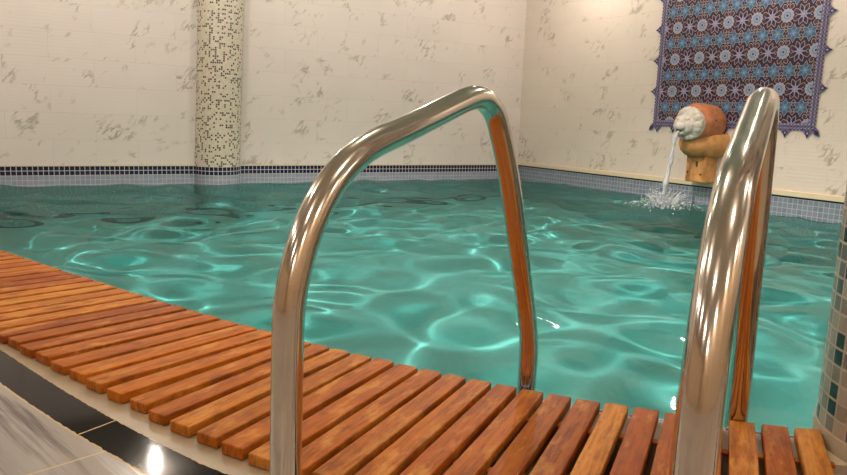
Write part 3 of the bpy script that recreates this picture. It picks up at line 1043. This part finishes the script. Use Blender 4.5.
for q in range(70):
    t = random.random()
    p = mouth + dxy * (t ** 0.62) + Vector((0, 0, -hgt * t ** 1.25)) + Vector((random.gauss(0, .018), random.gauss(0, .018), random.gauss(0, .01))) * (0.5 + t)
    bmesh.ops.create_icosphere(bm, subdivisions=1, radius=random.uniform(0.002, 0.006), matrix=Matrix.Translation(p))
JET = obj('water_jet', bm, M_FOAM, smooth=True)
tag(JET, 'thin stream of water arcing from the white stone mouth down into the pool', 'water jet', kind='stuff')
bm = bmesh.new()
for q in range(44):                                  # crown of thrown-up streaks
    a = 2 * PI * q / 34 + random.uniform(-.1, .1)
    lean = random.uniform(0.1, 0.9); hh = random.uniform(0.06, 0.20); r0 = random.uniform(0.02, 0.10)
    dr = Vector((math.cos(a), math.sin(a), 0))
    pts = [land + dr * (r0 + lean * hh * 1.1 * t) + Vector((0, 0, hh * (t * 1.5 - 0.5 * t * t) - 0.01)) for t in np.linspace(0, 1, 6)]
    add_tube(bm, pts, [random.uniform(.005, .016) * (1.15 - t) * (1 + .3 * random.uniform(-1, 1)) for t in np.linspace(0, 1, 6)], 7)
for q in range(1100):
    a = random.uniform(0, 2 * PI); r = abs(random.gauss(0, 0.16)); h = abs(random.gauss(0, 0.08)) * math.exp(-((r - 0.12) / 0.17) ** 2) + 0.002
    bmesh.ops.create_icosphere(bm, subdivisions=1, radius=random.uniform(0.002, 0.0085), matrix=Matrix.Translation(land + Vector((r * math.cos(a), r * math.sin(a), h))))
SPLASH = obj('splash', bm, M_FOAM, smooth=True)
tag(SPLASH, 'white splash of drops where the stream hits the water', 'splash', kind='stuff')

# ------------------------------------------------------------------ lamps: recessed ceiling downlights, bare lights added below them
k = N('lamp_glow')
e = k.n('Emission'); e.inputs['Color'].default_value = (1, 0.91, 0.80, 1); e.inputs['Strength'].default_value = 40
k.l(e.outputs[0], k.out.inputs['Surface'])
M_GLOW = k.m
M_RING = simple('white_lamp_ring', (0.8, 0.8, 0.78), 0.4)
LP = 2.3
SPOT_W = 42.0
bmr = bmesh.new()
prof = [(0.055, -0.002), (0.062, -0.012), (0.085, -0.010), (0.09, 0.0)]
rings = [[bmr.verts.new((r * math.cos(2 * PI * q / 32), r * math.sin(2 * PI * q / 32), z)) for q in range(32)] for r, z in prof]
for a, b in zip(rings[:-1], rings[1:]):
    for q in range(32): bmr.faces.new((a[q], a[(q + 1) % 32], b[(q + 1) % 32], b[q]))
bmd = bmesh.new(); bmesh.ops.create_circle(bmd, cap_ends=True, segments=32, radius=0.056, matrix=Matrix.Translation((0, 0, -0.004)))
first = None
for i in range(-3, 3):
    for j in range(-4, 1):
        tr = 1.1 + i * LP + LP; tl = 6.57 + j * LP
        if not (TRMIN + .4 < tr < DR - .3 and TLMIN + .3 < tl < DL - .3): continue
        root = empty('ceiling_downlight', W(tr, tl, CEIL))
        tag(root, 'small round recessed ceiling downlight with white ring', 'ceiling light', 'recessed downlights in the ceiling')
        if first is None:
            r_ = obj('ring', bmr, M_RING, root, smooth=True); g_ = obj('lamp_disc', bmd, M_GLOW, root)
            first = (r_, g_)
        else:
            for src in first:
                c = src.copy(); COL.objects.link(c); c.parent = root
        caustic = tl < 5 and tl > 3 and 2 < tr < 4
        if caustic: pass
        ld = bpy.data.lights.new('added_light', 'SPOT' if caustic else 'POINT')  # unseen point lights added below the fixtures to brighten ceiling and walls
        ld.energy = SPOT_W * (1.0 if tl > 3 else 0.75); ld.color = (1.0, 0.875, 0.765); ld.shadow_soft_size = 0.03
        if caustic: ld.spot_size = math.radians(130); ld.spot_blend = 0.8; ld.shadow_soft_size = 0.015
        lo = bpy.data.objects.new('added_light', ld); COL.objects.link(lo); lo.parent = root; lo.location = (0, 0, -0.02 if caustic else -0.10)
        if caustic:
            ld.energy = 770.0  # this lamp is boosted far past the others to drive the caustics
            ld.cycles.is_caustics_light = True

# MNEE: light refracted through the rippled surface onto the pool tiles
WATER_OB.cycles.is_caustics_caster = True
POOL.cycles.is_caustics_receiver = True

# (the room stands square to the world axes)
ROOTS = lambda: [o for o in SC.objects if o.parent is None]

# ------------------------------------------------------------------ world, camera, colour
w = bpy.data.worlds.new('World'); SC.world = w; w.use_nodes = True
w.node_tree.nodes['Background'].inputs[0].default_value = (0.9, 0.85, 0.78, 1)
w.node_tree.nodes['Background'].inputs[1].default_value = 0.02
cam = bpy.data.cameras.new('camera')
cam.sensor_width = 36.0; cam.lens = 704.0 / 847.0 * 36.0; cam.clip_start = 0.02
co_ = bpy.data.objects.new('camera', cam); COL.objects.link(co_)
p_, r_ = 0.1656, 0.0352
F = Vector((0, math.cos(p_), -math.sin(p_))); U0 = Vector((0, math.sin(p_), math.cos(p_))); X0 = Vector((1, 0, 0))
X = X0 * math.cos(r_) + U0 * math.sin(r_); U = U0 * math.cos(r_) - X0 * math.sin(r_)
co_.matrix_world = Matrix.Translation((0, 0, 0.6)) @ Matrix((X, U, -F)).transposed().to_4x4()
SC.camera = co_
SC.view_settings.view_transform = 'Standard'
SC.view_settings.look = 'None'
SC.view_settings.exposure = 0.0
SC.view_settings.gamma = 1.0
SC.view_settings.use_curve_mapping = False
cy = SC.cycles
cy.use_denoising = True
cy.use_adaptive_sampling = True; cy.adaptive_threshold = 0.02; cy.adaptive_min_samples = 48
cy.max_bounces = 8; cy.diffuse_bounces = 3; cy.glossy_bounces = 4; cy.transmission_bounces = 6; cy.volume_bounces = 0; cy.transparent_max_bounces = 12
cy.caustics_refractive = True; cy.caustics_reflective = False
cy.blur_glossy = 0.3
cy.sample_clamp_indirect = 4.0

RZ = Matrix.Rotation(YAW + 0.0, 4, 'Z') if abs((Matrix.Rotation(YAW, 3, 'Z') @ NR).y) < 1e-4 else Matrix.Rotation(-YAW, 4, 'Z')
bpy.context.view_layer.update()
for o in ROOTS():
    o.matrix_world = RZ @ o.matrix_world
